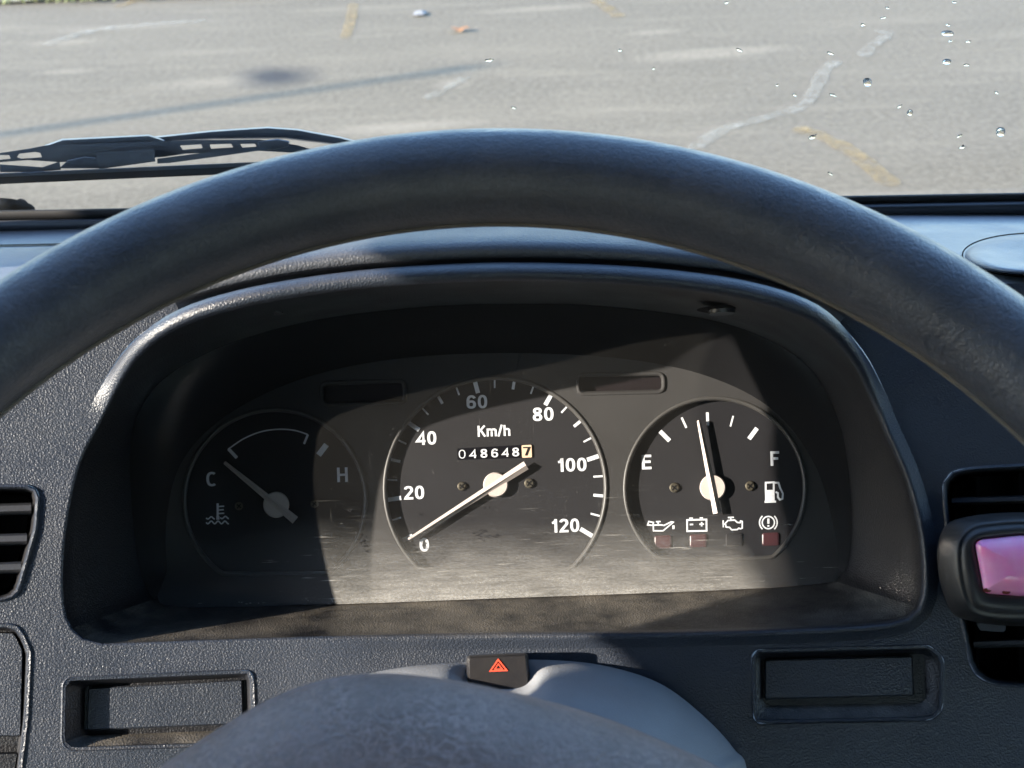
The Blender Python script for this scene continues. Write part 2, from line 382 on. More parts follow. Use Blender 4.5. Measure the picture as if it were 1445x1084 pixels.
def slab(name, outer, holes, mp, w0, w1, m, parent=None, bev=0.0, sm=35):
    """plate with real thickness between depth w0 (back) and w1 (front); mp(px,py,w)"""
    V = []; F = []
    fo = offset(outer, -bev) if bev else outer
    P, T = fill(fo, holes)
    V += [mp(x, y, w1) for x, y in P]; F += T
    k = len(V); V += [mp(x, y, w0) for x, y in P]; F += [tuple(k + i for i in reversed(t)) for t in T]
    for n_, l in enumerate([fo, *holes]):
        lo = outer if (n_ == 0 and bev) else None
        if lo:
            d = (w1 - w0); bw = w1 - min(abs(d) * .4, abs(d)) * (1 if d > 0 else -1)
            ls = [[mp(x, y, w1) for x, y in l], [mp(x, y, bw) for x, y in lo], [mp(x, y, w0) for x, y in l]]
        else:
            ls = [[mp(x, y, w1) for x, y in l], [mp(x, y, w0) for x, y in l]]
        v, f = bridge(ls); k = len(V); V += v; F += [tuple(k + i for i in q) for q in f]
    return obj(name, V, F, m, parent, True, sm)
def stroke_geo(lines, wd):
    V = []; F = []
    for l in lines:
        ww = wd
        if isinstance(l[0], (int, float)): ww, l = l[0], l[1]
        closed = len(l) > 2 and math.dist(l[0], l[-1]) < 1e-6
        p = [Vector(q) for q in (l[:-1] if closed else l)]; n = len(p); k = len(V)
        for i in range(n):
            a = p[i - 1] if (i > 0 or closed) else None; b = p[(i + 1) % n] if (i < n - 1 or closed) else None
            d1 = (p[i] - a).normalized() if a is not None else None; d2 = (b - p[i]).normalized() if b is not None else None
            if d1 is None: d1 = d2
            if d2 is None: d2 = d1
            n1 = Vector((-d1.y, d1.x)); n2 = Vector((-d2.y, d2.x)); mn = n1 + n2
            mn = mn.normalized() if mn.length > 1e-6 else n1
            sc = min(1 / max(mn.dot(n1), .35), 2.0) * ww / 2
            V += [tuple(p[i] + mn * sc), tuple(p[i] - mn * sc)]
        for i in range(n if closed else n - 1):
            j = (i + 1) % n; F.append((k + 2 * i, k + 2 * j, k + 2 * j + 1, k + 2 * i + 1))
    return V, F
def strokes(name, lines, wd, mp, m, parent):
    V, F = stroke_geo(lines, wd)
    return obj(name, [mp(*v) for v in V], F, m, parent, False)
def ell(cx, cy, rx, ry, a0, a1, n=14, e=2.35):
    o_ = []
    for i in range(n + 1):
        t = rad(a0 + (a1 - a0) * i / n); c, s_ = math.cos(t), math.sin(t)
        o_.append((cx + rx * math.copysign(abs(c) ** (2 / e), c), cy + ry * math.copysign(abs(s_) ** (2 / e), s_)))
    return o_
# grotesque letters as strokes in a box 0..1 high; k = half stroke
def glyphs(k):
    lo, hi = k, 1 - k; W = .56; l_, r_ = k, W - k; mx = W / 2
    full = lambda cy, ry, rx=None: ell(mx, cy, rx or (mx - k), ry, 0, 360, 28)[:-1] + [(mx + (rx or (mx - k)), cy)]
    return {
        '0': (W, [full(.5, .5 - k)]), '8': (W, [full(.27, .27 - k), full(.75, .25 - k, mx - k * 1.25)]),
        '6': (W, [full(.31, .31 - k), ell(mx + .02, .5, mx - k + .02, .5 - k, 35, 180, 12)+[(l_, .31)]]),
        '4': (W + .02, [[(r_ - .03, 0), (r_ - .03, 1 - k), (l_ - .02, .28), (W + .02, .28)]]),
        '2': (W, [ell(mx, 1 - .29, mx - k, .29 - k, 170, -25, 12) + [(l_ + .03, lo + .06), (l_ + .01, lo), (W, lo)]]),
        '1': (.36, [[(.25, 0), (.25, 1)], [(.02, .72), (.18, .76), (.25, .97)]]), '7': (W, [[(0, hi), (r_, hi), (.2, 0)]]),
        'C': (.62, [ell(.33, .5, .33 - k, .5 - k, 52, 308, 20)]), 'H': (.62, [[(k, 0), (k, 1)], [(.62 - k, 0), (.62 - k, 1)], [(k, .5), (.62 - k, .5)]]),
        'E': (.56, [[(.56, hi), (k, hi), (k, lo), (.56, lo)], [(k, .52), (.52, .52)]]), 'F': (.54, [[(.54, hi), (k, hi), (k, 0)], [(k, .5), (.48, .5)]]),
        'K': (.62, [[(k, 0), (k, 1)], [(.58, 1), (k, .42)], [(.26, .58), (.6, 0)]]),
        'm': (.82, [[(k, 0), (k, .72)], [(k, .4)] + ell(.245, .5, .165, .2 - k + .02, 170, 0, 8) + [(.41, 0)], [(.41, .4)] + ell(.575, .5, .165, .2 - k + .02, 170, 0, 8) + [(.74, 0)]]),
        '/': (.34, [[(.02, -.03), (.32, 1.03)]]), 'h': (.54, [[(k, 0), (k, 1)], [(k, .4)] + ell(.27, .48, .19, .22 - k + .02, 170, 0, 8) + [(.46, 0)]])}
def text(name, s, px, py, h, mp, m, parent, rot=-1.8, width=None, bold=.16):
    G_ = glyphs(bold / 2); V = []; F = []; x = 0
    for ch in s:
        wd, ls = G_[ch]; v, f = stroke_geo([[(x + a_, b_) for a_, b_ in l] for l in ls], bold); k = len(V)
        V += v; F += [tuple(k + i for i in q) for q in f]; x += wd + .11
    x -= .11; kx = (width / x) if width else h
    c, sn = math.cos(rad(rot)), math.sin(rad(rot))
    P = [((a_ - x / 2) * kx, (b_ - .5) * h) for a_, b_ in V]
    return obj(name, [mp(px + a_ * c + b_ * sn, py + a_ * sn - b_ * c) for a_, b_ in P], F, m, parent, False)
def box(name, lo, hi, m, parent=None, bev=0.0):
    bm = bmesh.new(); bmesh.ops.create_cube(bm, size=1)
    for v in bm.verts: v.co = Vector([(lo[k] + hi[k]) / 2 + v.co[k] * (hi[k] - lo[k]) for k in range(3)])
    if bev: bmesh.ops.bevel(bm, geom=bm.edges[:], offset=bev, segments=2, affect='EDGES')
    me = bpy.data.meshes.new(name); bm.to_mesh(me); bm.free(); me.materials.append(m)
    o = bpy.data.objects.new(name, me); COL.objects.link(o); o.parent = parent
    return o
def tube(name, pts, r, m, parent=None, seg=12, closed=False, rr=None):
    n = len(pts); loops = []; prev = None
    for i in range(n):
        a = Vector(pts[(i - 1) % n] if (closed or i > 0) else pts[0]); b = Vector(pts[(i + 1) % n] if (closed or i < n - 1) else pts[-1])
        t = (b - a).normalized()
        u = prev - t * prev.dot(t) if prev is not None else t.orthogonal()
        u.normalize(); v = t.cross(u); prev = u; q = rr[i] if rr else r
        loops.append([Vector(pts[i]) + (u * math.cos(2 * math.pi * s / seg) + v * math.sin(2 * math.pi * s / seg)) * q for s in range(seg)])
    if closed: loops.append(loops[0])
    V, F = bridge(loops, True, not closed, not closed)
    return obj(name, V, F, m, parent, True, 50)
def sstep(a, b, x):
    t = min(1, max(0, (x - a) / (b - a))); return t * t * (3 - 2 * t)

# ------------------------------------------------------------------ frame of the instrument panel
D = .45; TILT = rad(35)
PN = Vector((0, -math.cos(TILT), math.sin(TILT))); PV = Vector((0, math.sin(TILT), math.cos(TILT))); PO = CAM - PN * D
def pan(px, py, w=0.0): return hit(px, py, PO + PN * w, PN)
def uvp(p): d = p - PO; return d.x, d.dot(PV)
CURV = .4
def base_w(u): return CURV * min(abs(u), .3) ** 2
def fas(px, py, dw=0.0):
    w_ = dw
    for _ in range(4): w_ = base_w(uvp(pan(px, py, w_))[0]) + dw
    return pan(px, py, w_)

# ================================================================== GROUND
def struct(o): o['kind'] = 'structure'; return o
gv = []; G = 400
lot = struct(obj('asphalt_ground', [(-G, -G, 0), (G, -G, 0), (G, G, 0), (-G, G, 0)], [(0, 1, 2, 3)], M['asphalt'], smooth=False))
def gpoly(name, pts, m, z, per=5):
    l = spline(pts, per); return sheet(name, l, [], lambda x, y: ground(x, y, z), m, lot, smooth=False)
def gline(name, pts, wd, m, z):
    l = spline(pts, 5, False)
    V = []; F = []
    g = [ground(x, y, z) for x, y in l]
    for i, p in enumerate(g):
        t = (g[min(i + 1, len(g) - 1)] - g[max(i - 1, 0)]); t.z = 0; t.normalize(); nn = Vector((-t.y, t.x, 0))
        q = wd * (1 if 0 < i < len(g) - 1 else .5) * random.uniform(.75, 1.2) / 2
        V += [p + nn * q, p - nn * q]
    F = [(2 * i, 2 * i + 2, 2 * i + 3, 2 * i + 1) for i in range(len(g) - 1)]
    return obj(name, V, F, m, lot, False)
gline('painted_line', [(499, 4), (496, 25), (487, 54)], .07, M['yellow'], .004)
gline('painted_line', [(840, 0), (856, 10), (876, 24)], .075, M['yellow'], .004)
gline('painted_line', [(165, 10), (200, -2)], .08, M['yellow'], .004)
gline('painted_line', [(1122, 180), (1160, 192), (1205, 216), (1262, 262)], .085, M['yellow'], .004)
gline('crack_filler', [(975, 212), (1022, 182), (1080, 166), (1130, 150), (1150, 126), (1163, 100), (1182, 86)], .06, M['crack'], .004)
gline('crack_filler', [(1216, 80), (1236, 60), (1252, 50), (1240, 42)], .07, M['crack'], .004)
gline('crack_filler', [(600, 140), (640, 118), (660, 108)], .05, M['crack'], .004)
gline('crack_filler', [(66, 64), (92, 54), (150, 40), (290, 29)], .08, M['crack'], .004)
# verge at the far side of the lot
m, nt, b = mat('sandy_verge'); nt.links.new(ramp(nt, noise(nt, coords(nt), 5, 6, .7), [(.3, (.20, .17, .10)), (.7, (.31, .27, .17))]), b.inputs['Base Color']); b.inputs['Roughness'].default_value = .95
yv = ground(722, 4).y + .12
vv = [(-30, yv + .5, .02), (-3, yv + .28, .02), (-1.2, yv + .45, .02), (.6, yv + .5, .02), (1.6, yv + .12, .02), (4, yv - .1, .02), (30, yv - .6, .02), (30, yv + 14, .02), (-30, yv + 14, .02)]
struct(obj('verge', vv, [tuple(range(9))], m, smooth=False))
gm = []; gf = []
for i in range(900):
    x = random.choice([random.gauss(-2.5, .45), random.uniform(-4, -1.2)]); y = yv + .25 + abs(random.gauss(.25, .4))
    for _ in range(3):
        a = random.uniform(0, 6.28); h = random.uniform(.03, .09); k = len(gm); xx, yy = x + random.uniform(-.05, .05), y + random.uniform(-.05, .05)
        gm += [(xx, yy, .015), (xx + .012 * math.cos(a), yy + .012 * math.sin(a), .015), (xx + .03 * math.cos(a + 1), yy + .03 * math.sin(a + 1), h)]; gf.append((k, k + 1, k + 2))
go = obj('grass', gm, gf, M['sandgrass'], smooth=False); go['kind'] = 'stuff'; go['label'] = 'thin dry green grass growing on the verge'; go['category'] = 'grass'

# litter
p = ground(648, 43, .008)
V, F = [], []
ol = spline([(-.045, 0), (-.02, .028), (.03, .022), (.055, 0), (.03, -.024), (-.02, -.026)], 4)
V = [(p.x + x, p.y + y * 1.1, p.z + .018 * math.sin(x * 40) ** 2) for x, y in ol] + [(p.x, p.y, p.z + .012)]
F = [(i, (i + 1) % len(ol), len(ol)) for i in range(len(ol))]
tag(obj('fallen_leaf', V, F, M['leaf']), 'curled orange dry leaf lying alone on the asphalt', 'leaf')
p = ground(592, 19, .008)
V = [(p.x - .035, p.y - .05, p.z), (p.x + .03, p.y - .06, p.z + .006), (p.x + .045, p.y + .05, p.z), (p.x + .01, p.y + .02, p.z + .015), (p.x - .03, p.y + .05, p.z + .003)]
tag(obj('paper_scrap', V, [(0, 1, 3), (1, 2, 3), (3, 2, 4), (0, 3, 4)], M['paper'], smooth=False), 'crumpled white paper scrap lying on the asphalt', 'litter')

# lamp post whose shadow crosses the lot
tip = ground(630, 100); H = 5.2
bs = tip - gd * (H / math.tan(SUN_EL))
lp = thing('lamp_post', 'tall grey steel lamp post casting a long shadow across the lot', 'lamp post')
tube('pole', [bs, bs + Vector((0, 0, H))], .05, M['metal'], lp, 16, rr=[.045, .028])
tube('base_flange', [bs, bs + Vector((0, 0, .03))], .14, M['metal'], lp, 16)
tube('lamp_head', [bs + Vector((0, 0, H - .02)), bs + Vector((0, 0, H + .06))], .045, M['metal'], lp, 16)

# ================================================================== VAN CABIN (mostly around and behind the camera)
van = thing('van_body', 'white van cabin shell with grey trim around the dashboard', 'van')
XL, XR, ZR, ZF = -.46, .98, 1.80, .45
WS0 = Vector((0, .655, 1.193)); WSL = rad(33)                      # foot of the windscreen and its lean
WD = Vector((0, -math.sin(WSL), math.cos(WSL))); WN = Vector((0, -math.cos(WSL), -math.sin(WSL)))   # up the glass, and inwards
WTOP = (ZR - WS0.z) / WD.z
yt = (WS0 + WD * WTOP).y
WINY0, WINY1, WINZ0, WINZ1 = .045, .62, 1.05, 1.475                 # driver's side window opening, unseen; edges placed to shape the sunlight
box('roof', (XL - .04, -1.9, ZR), (XR + .04, yt - .002, ZR + .03), M['van'], van)
box('headliner', (XL, -1.88, ZR - .02), (XR, yt - .05, ZR - .002), M['trim'], van)
box('floor_pan', (XL, -1.9, ZF - .03), (XR, .95, ZF), M['trim'], van)
for nm, x0, x1, y0 in (('side_panel', XL - .04, XL, WINY0), ('side_panel', XR, XR + .04, -.15)):
    box(nm, (x0, -1.9, ZF), (x1, y0, ZR - .001), M['trim'], van)
    box('door_panel', (x0, y0 + .002, ZF), (x1, .93, WINZ0), M['trim'], van)
    for (ya, za, yb, zb) in ((y0 + .002, WINZ1, y0 + .002, 1.40),):      # unseen rear corner of the opening, invented to shade the wheel rim
        pr = [(y0 + .002, WINZ1 - .001), (y0 + .002, 1.35), (y0 + .06, 1.37), (y0 + .10, 1.415), (y0 + .12, 1.445), (y0 + .13, WINZ1 - .001)]
        V = [(x, a, b_) for x in (x0, x1) for a, b_ in pr]; k = len(pr)
        obj('added_shade_corner', V, [tuple(range(k)), tuple(range(2 * k - 1, k - 1, -1))] + [(i, (i + 1) % k, k + (i + 1) % k, k + i) for i in range(k)], M['trim'], van, False)
    box('window_header', (x0, y0 + .002, WINZ1), (x1, WINY1 - .1, ZR - .001), M['trim'], van)
for x0, x1 in ((XL - .04, XL), (XR, XR + .04)):
    a0 = WS0 + WD * .0; a1 = WS0 + WD * WTOP
    V = []
    for x in (x0, x1):
        for q in (a0 + Vector((0, .03, -.15)), a1 + Vector((0, .0, -.002)), a1 + Vector((0, -.07, -.002)), a0 + Vector((0, -.07, -.15))):
            V.append((x, q.y, q.z))
    obj('windscreen_pillar', V, [(0, 1, 2, 3), (7, 6, 5, 4), (0, 4, 5, 1), (1, 5, 6, 2), (2, 6, 7, 3), (3, 7, 4, 0)], M['trim'], van, False)
box('front_panel', (XL, .90, ZF), (XR, .94, 1.0), M['van'], van)
box('rear_panel', (XL, -1.94, ZF), (XR, -1.9, 1.15), M['trim'], van)
box('rear_panel', (XL, -1.94, 1.62), (XR, -1.9, ZR - .001), M['trim'], van)

# ================================================================== WINDSCREEN
def wsc(px, py, w=0.0): return hit(px, py, WS0 + WN * w, WN)       # w>0 is inside the cabin
ws = thing('windscreen', 'clear windscreen above the dashboard with black rubber seal', 'windscreen')
def wloc(x, s, w): return Vector((x, 0, 0)) + Vector((0, WS0.y, WS0.z)) + WD * s + WN * w
V = [wloc(x, s, w) for w in (0, -.005) for (x, s) in ((XL, 0.0), (XR, 0.0), (XR, WTOP), (XL, WTOP))]
obj('pane', V, [(0, 1, 2, 3), (7, 6, 5, 4), (0, 4, 5, 1), (1, 5, 6, 2), (2, 6, 7, 3), (3, 7, 4, 0)], M['glass'], ws, False)
def band(name, top, bot, w0, w1, m, parent):
    """strip lying on the glass; top/bot are edge heights at the left and right ends"""
    xs = [-400 + i * 110 for i in range(21)]
    tp = [top[0] + (top[1] - top[0]) * x / 1445 for x in xs]; bt = [bot[0] + (bot[1] - bot[0]) * x / 1445 for x in xs]
    loops = []
    for f, w_ in ((0, w0), (0, w1 * .6), (.18, w1), (.8, w1), (1, w1 * .6), (1, w0)):
        loops.append([wsc(x, a + (b_ - a) * f, w_) for x, a, b_ in zip(xs, tp, bt)])
    V, F = bridge(loops, False); return obj(name, V, F, m, parent)
band('rubber_seal', (297, 272), (313, 287), -.012, .006, M['rubber'], ws)
band('trim_strip', (311, 284), (330, 312), -.01, .014, M['strip'], ws)
band('cowl_edge', (312, 286), (420, 420), -.02, -.006, M['black'], ws)

# drops and specks on the outside of the glass
def drop(px, py, rx, ry, hgt):
    loops = []
    for k in range(5):
        a = k / 5 * math.pi / 2
        loops.append([wsc(px + rx * math.cos(a) * math.cos(t) * (1 + .12 * math.sin(2 * t + px)), py + ry * math.cos(a) * math.sin(t), -.0052 - hgt * math.sin(a)) for t in [2 * math.pi * i / 18 for i in range(18)]])
    V, F = bridge(loops, True, True, True)
    return obj('water_drop', V, F, M['drop'])
for (x, y, rx, ry) in ((1412, 186, 7.5, 6.5), (1224, 116, 7, 6)):
    tag(drop(x, y, rx, ry, .0015), 'round clear water drop standing on the windscreen glass', 'water drop', 'round drops on the glass')
for (x, y, rx, ry) in ((1284, 159, 4, 4.5), (1336, 87, 7, 4), (1337, 47, 10, 4)):
    tag(drop(x, y, rx, ry, .001), 'small smeared water drop drying on the windscreen glass', 'water drop', 'smeared drops on the glass')
def speck(px, py, s, ang=0):
    n = 10; ex = random.uniform(1.3, 2.4); rs = [random.uniform(.4, 1) for _ in range(n)]
    loops = []
    for k, h in ((1, 0), (.8, .00012), (.45, .0002)):
        l = []
        for i in range(n):
            t = 2 * math.pi * i / n; x, y = k * s * rs[i] * math.cos(t) * ex, k * s * rs[i] * math.sin(t) * .8
            l.append(wsc(px + x * math.cos(ang) - y * math.sin(ang), py + x * math.sin(ang) + y * math.cos(ang), -.0052 - h))
        loops.append(l)
    V, F = bridge(loops, True, True, True); return obj('water_spot', V, F, M['drop'])
for (x, y, s) in ((690, 85, 5), (1218, 35, 4.5), (1252, 11, 4), (1247, 25, 3.5), (1367, 59, 4), (1364, 92, 5), (1406, 131, 4), (1354, 192, 4), (1270, 150, 3.5), (1358, 207, 4.5),
                  (1043, 70, 4), (1172, 75, 4), (1121, 134, 3.5), (1175, 134, 4), (922, 97, 3.5), (875, 71, 3.5), (1147, 193, 5), (725, 152, 3), (1346, 3, 3.5), (1337, 35, 4), (1341, 58, 3.5), (1025, 4, 4), (1172, 245, 3.5), (1097, 120, 3)):
    tag(speck(x, y, s * .78, random.uniform(-.5, .5)), 'tiny ragged water spot on the windscreen glass', 'water spot', 'tiny water spots on the windscreen')

# ================================================================== WIPER
wp = thing('windscreen_wiper', 'black windscreen wiper with slotted bridge resting low on the glass', 'wiper')
def wo(px, py, w_): return wsc(px, py, -w_)                         # w outside the glass
slab('bridge', [(-120, 231), (-60, 224), (0, 216), (40, 210), (66, 205), (230, 199), (262, 198), (366, 197), (420, 205), (470, 220), (472, 228), (420, 216), (366, 213), (262, 217), (228, 222), (140, 226), (84, 229), (40, 226), (0, 229), (-60, 236), (-120, 243)],
     [[(-38, 222.5), (-6, 219), (13, 219), (15, 224), (-4, 226), (-38, 229)], [(27, 217), (50, 214.5), (57, 216), (59, 222), (30, 224), (24, 222)], [(254, 205.5), (284, 203.8), (286, 209), (258, 211.5)], [(296, 204), (326, 203), (329, 208), (298, 210)], [(339, 203.4), (360, 203), (362, 207), (342, 208.4)]], wo, .022, .029, M['wiper'], wp)
slab('clip_cover', rpoly([(60, 206), (88, 196), (210, 190), (232, 197), (236, 204), (205, 211), (90, 217), (64, 215)], 5), [], wo, .026, .036, M['wiper'], wp, 2.0)
tube('clip_rivet', [wo(150, 201, .03), wo(150, 201, .039)], .0021, M['wiper'], wp, 14)
slab('yoke_block', [(134, 216), (218, 210), (219, 228), (140, 239)], [], wo, .012, .026, M['wiper'], wp)
slab('yoke', [(0, 232), (60, 236), (84, 228), (86, 240), (40, 243), (0, 243)], [], wo, .012, .02, M['wiper'], wp)
slab('yoke', [(84, 238), (96, 226), (120, 221), (138, 223), (140, 238)], [], wo, .012, .018, M['wiper'], wp, 1.2)
slab('yoke', [(222, 224), (300, 214), (380, 206), (384, 210), (300, 222), (240, 230), (222, 231)], [], wo, .012, .02, M['wiper'], wp)
slab('end_clip', rpoly([(362, 199), (392, 196), (409, 199), (408, 208), (384, 213), (366, 211)], 3), [], wo, .02, .034, M['wiper'], wp, 1.5)
slab('blade_rail', [(-160, 252), (0, 244.5), (160, 237.5), (324, 230), (470, 224), (470, 230), (324, 237), (160, 244), (0, 251), (-160, 259)], [], wo, .006, .013, M['wiper'], wp, .8)
slab('blade_rubber', [(-160, 258), (0, 250), (160, 243), (324, 236), (470, 229), (470, 238), (324, 246), (160, 253), (0, 260), (-160, 268)], [], wo, .0052, .010, M['rubber'], wp)
slab('rail_clip', rpoly([(46, 241), (62, 240), (63, 246), (47, 247)], 2), [], wo, .010, .016, M['wiper'], wp)
slab('arm', [(214, 193), (300, 184), (378, 179), (420, 182), (480, 193), (560, 214), (660, 250), (655, 262), (550, 226), (470, 204), (400, 196), (300, 197), (218, 202)], [], wo, .034, .044, M['wiper'], wp, 2.0)
# cowl cap seen low beside the glass
cc = thing('wiper_pivot_cap', 'domed blue-grey cap on the cowl below the wiper blade', 'cap')
loops = []
for k in range(6):
    a = k / 6 * math.pi / 2
    loops.append([wo(-8 + 58 * math.cos(a) * math.cos(t), 296 - 17 * math.cos(a) * abs(math.sin(t)) * (1 if math.sin(t) > 0 else -.6), .02 + .03 * math.sin(a)) for t in [2 * math.pi * i / 28 for i in range(28)]])
V, F = bridge(loops, True, True, True); obj('cap_dome', V, F, M['strip'], cc)
tube('cap_nut', [wo(30, 290, .03), wo(30, 290, .052)], .0042, M['strip'], cc, 18)

# ================================================================== DASHBOARD
dash = thing('dashboard', 'charcoal grained plastic dashboard with pale grey top pad', 'dashboard')
CC = (712, 650); NR = 220
OPEN = spline([(134, 908), (101, 888), (88, 841), (92, 749), (111, 657), (140, 598), (172, 538), (206, 494), (258, 461), (330, 438), (420, 420), (520, 407), (620, 400), (722, 397), (850, 400), (960, 409), (1060, 425),
               (1145, 454), (1196, 502), (1226, 556), (1249, 610), (1276, 672), (1294, 735), (1302, 800), (1299, 847), (1280, 871), (1235, 880), (1100, 887), (900, 892), (700, 894), (500, 898), (300, 904), (190, 908)], 8)
LENS = spline([(250, 852), (216, 835), (200, 790), (190, 700), (190, 625), (205, 575), (245, 530), (330, 488), (450, 456), (600, 438), (722, 434), (850, 437), (1000, 456), (1090, 488), (1145, 530), (1180, 600),
               (1195, 690), (1196, 770), (1186, 806), (1160, 819), (1000, 829), (700, 840), (450, 849)], 10)
def polar(l, n=NR):
    out = []
    for i in range(n):
        t = 2 * math.pi * i / n; dx, dy = math.cos(t), -math.sin(t); best = None
        for k in range(len(l)):
            x1, y1 = l[k - 1][0] - CC[0], l[k - 1][1] - CC[1]; x2, y2 = l[k][0] - CC[0], l[k][1] - CC[1]
            den = dx * (y2 - y1) - dy * (x2 - x1)
            if abs(den) < 1e-9: continue
            s = (x1 * (y2 - y1) - y1 * (x2 - x1)) / den; q = (x1 * dy - y1 * dx) / den
            if s > 0 and -1e-6 <= q <= 1 + 1e-6: best = s if best is None else max(best, s)
        out.append((CC[0] + dx * best, CC[1] + dy * best))
    return out
OP, LE = polar(OPEN), polar(LENS)
HOOD = .042
def hoodw(py): return HOOD * sstep(585, 425, py)
hw = [hoodw(p[1]) for p in OP]
def crest(x): return .0 + 1.0 * sstep(300, 1150, x)
def ringloop(off_side, off_top, dw_side, dw_top, src=OP, wfac=1.0):
    out = []
    a, b_ = offset(src, off_side), offset(src, off_top)
    for i in range(NR):
        k = hw[i] / HOOD; x = a[i][0] * (1 - k) + b_[i][0] * k; y = a[i][1] * (1 - k) + b_[i][1] * k
        out.append(fas(x, y, hw[i] * wfac + (dw_side * crest(x) if dw_side > 0 else dw_side) * (1 - k) + dw_top * k))
    return out
# lower fascia with its openings
R22 = offset(OP, 22)
def ring_xy(off_side): return offset(OP, off_side)
i0, i1 = int(NR * 152 / 360), int(NR * 388 / 360)
side = [R22[i % NR] for i in range(i0, i1 + 1)]
vent_r = spline([(1336, 700), (1340, 678), (1360, 667), (1445, 661), (1590, 655), (1622, 668), (1626, 760), (1606, 920), (1590, 952), (1540, 962), (1445, 964), (1398, 958), (1376, 940), (1364, 890), (1346, 790)], 6)
vent_l = rpoly([(-170, 690), (51, 690), (47, 745), (20, 840), (-150, 868)], [20, 14, 30, 22, 14], 8)
panel_l = rpoly([(-170, 886), (22, 886), (38, 920), (34, 1010), (22, 1110), (-170, 1120)], [8, 18, 18, 30, 8, 8], 6)
slot_l = rpoly([(94, 962), (352, 951), (356, 1046), (92, 1054)], [9, 6, 8, 14], 8)
slot_r = rpoly([(1066, 922), (1310, 916), (1327, 930), (1325, 1000), (1312, 1011), (1068, 1016)], [8, 10, 14, 14, 10, 8], 6)
fo = [(-260, 400), (side[0][0], 400)] + side + [(side[-1][0], 400), (1720, 400), (1760, 1240), (-300, 1240)]
bore = 7
holes = [offset(l, bore) for l in (vent_r, vent_l, panel_l, slot_l, slot_r)]
sheet('fascia', fo, holes, lambda x, y: fas(x, y), M['fascia'], dash, 26)
def well(name, l, back, wb, m, parent=dash, lip=.0012):
    n = 64; a = resamp(l, n); bk = resamp(back, n)
    # start both loops at the same corner
    k = min(range(n), key=lambda i: math.dist(bk[i], a[0]) ** 2); bk = bk[k:] + bk[:k]
    if area(a) * area(bk) < 0: bk = bk[::-1]; bk = bk[-1:] + bk[:-1]
    hl = offset(l, bore)
    loops = [[fas(x, y, wv) for x, y in offset(a, o_)] for o_, wv in ((5.5, 0.0006), (3.4, lip), (1.4, .0004), (0, -.0018))]
    loops.append([fas(x * .6 + x2 * .4, y * .6 + y2 * .4, wb * .45) for (x, y), (x2, y2) in zip(a, bk)])
    loops.append([fas(x, y, wb) for x, y in bk])
    V, F = bridge(loops[:4]); obj('opening_rim', V, F, M['fascia'], parent, True, 50)
    V, F = bridge(loops[3:], True, False, True); o1 = obj(name, V, F, m, parent, True, 50)
    # narrow collar joining the fascia hole
    aa = offset(l, 5.5); V, F = bridge([[fas(x, y) for x, y in hl], [fas(x, y, .0006) for x, y in aa]]); obj('opening_rim', V, F, M['fascia'], parent)
    return o1
well('slot_recess', slot_l, rpoly([(120, 968), (347, 956), (349, 1030), (119, 1038)], 5, 5), -.009, M['bezel'], lip=.0004)
slab('blank_panel', rpoly([(124, 971), (342, 959), (344, 1022), (122, 1031)], 3, 4), [], fas, -.0088, -.0062, M['fascia'], dash, 2)
well('slot_recess', slot_r, rpoly([(1076, 929), (1304, 923), (1306, 992), (1077, 996)], 5, 5), -.006, M['bezel'], lip=.0006)
slab('blank_panel', rpoly([(1079, 931), (1288, 926), (1290, 982), (1079, 987)], 3, 4), [], fas, -.0058, -.0034, M['fascia'], dash, 2)
well('side_recess', panel_l, offset(panel_l, -4), -.008, M['bezel'], lip=.0004)
slab('side_panel_cover', rpoly([(-160, 892), (20, 892), (33, 918), (30, 1040), (-160, 1036)], [6, 12, 14, 5, 5], 5), [], fas, -.0078, -.0025, M['fascia'], dash, 2)
slab('side_panel_cover', rpoly([(-160, 1066), (27, 1062), (18, 1106), (-160, 1112)], 4, 4), [], fas, -.0078, -.0035, M['bezel'], dash, 2)

# vents
def vent(name, outline, label, slats, vanes, wb):
    v = thing(name, label, 'air vent')
    well('housing', outline, offset(outline, -9), wb, M['vent'], v)
    for (x0, y0, x1, y1, th) in slats:
        ls = []
        for f in [i / 10 for i in range(11)]:
            x = x0 + (x1 - x0) * f; y = y0 + (y1 - y0) * f; pts = []
            for (dy, w_) in ((0, -.020), (-th * .5, -.0065), (-th * .25, -.0045), (th * .35, -.0042), (th * .6, -.006), (th * .8, -.020)):
                pts.append(fas(x, y + dy, w_))
            ls.append(pts)
        V, F = bridge(ls, True, True, True); obj('slat', V, F, M['slat'], v, True, 40)
    for (x, y0, y1) in vanes:
        slab('vane', [(x - 2, y0), (x + 2, y0), (x + 2, y1), (x - 2, y1)], [], fas, -.04, -.022, M['slat'], v)
    return v
vr = vent('air_vent', vent_r, 'black dashboard air vent behind the pink air freshener', [(1343, 706, 1618, 699, 9), (1356, 772, 1612, 766, 9), (1364, 838, 1604, 834, 9), (1374, 908, 1596, 902, 9)],
          [(1380, 672, 950), (1440, 668, 958), (1500, 668, 958), (1560, 668, 955)], -.045)
vl = vent('air_vent', vent_l, 'bare black three-slat air vent with nothing clipped on it', [(-150, 722, 44, 716, 13), (-150, 764, 38, 759, 13), (-150, 806, 30, 799, 13)], [(-30, 700, 840), (-90, 700, 850)], -.045)

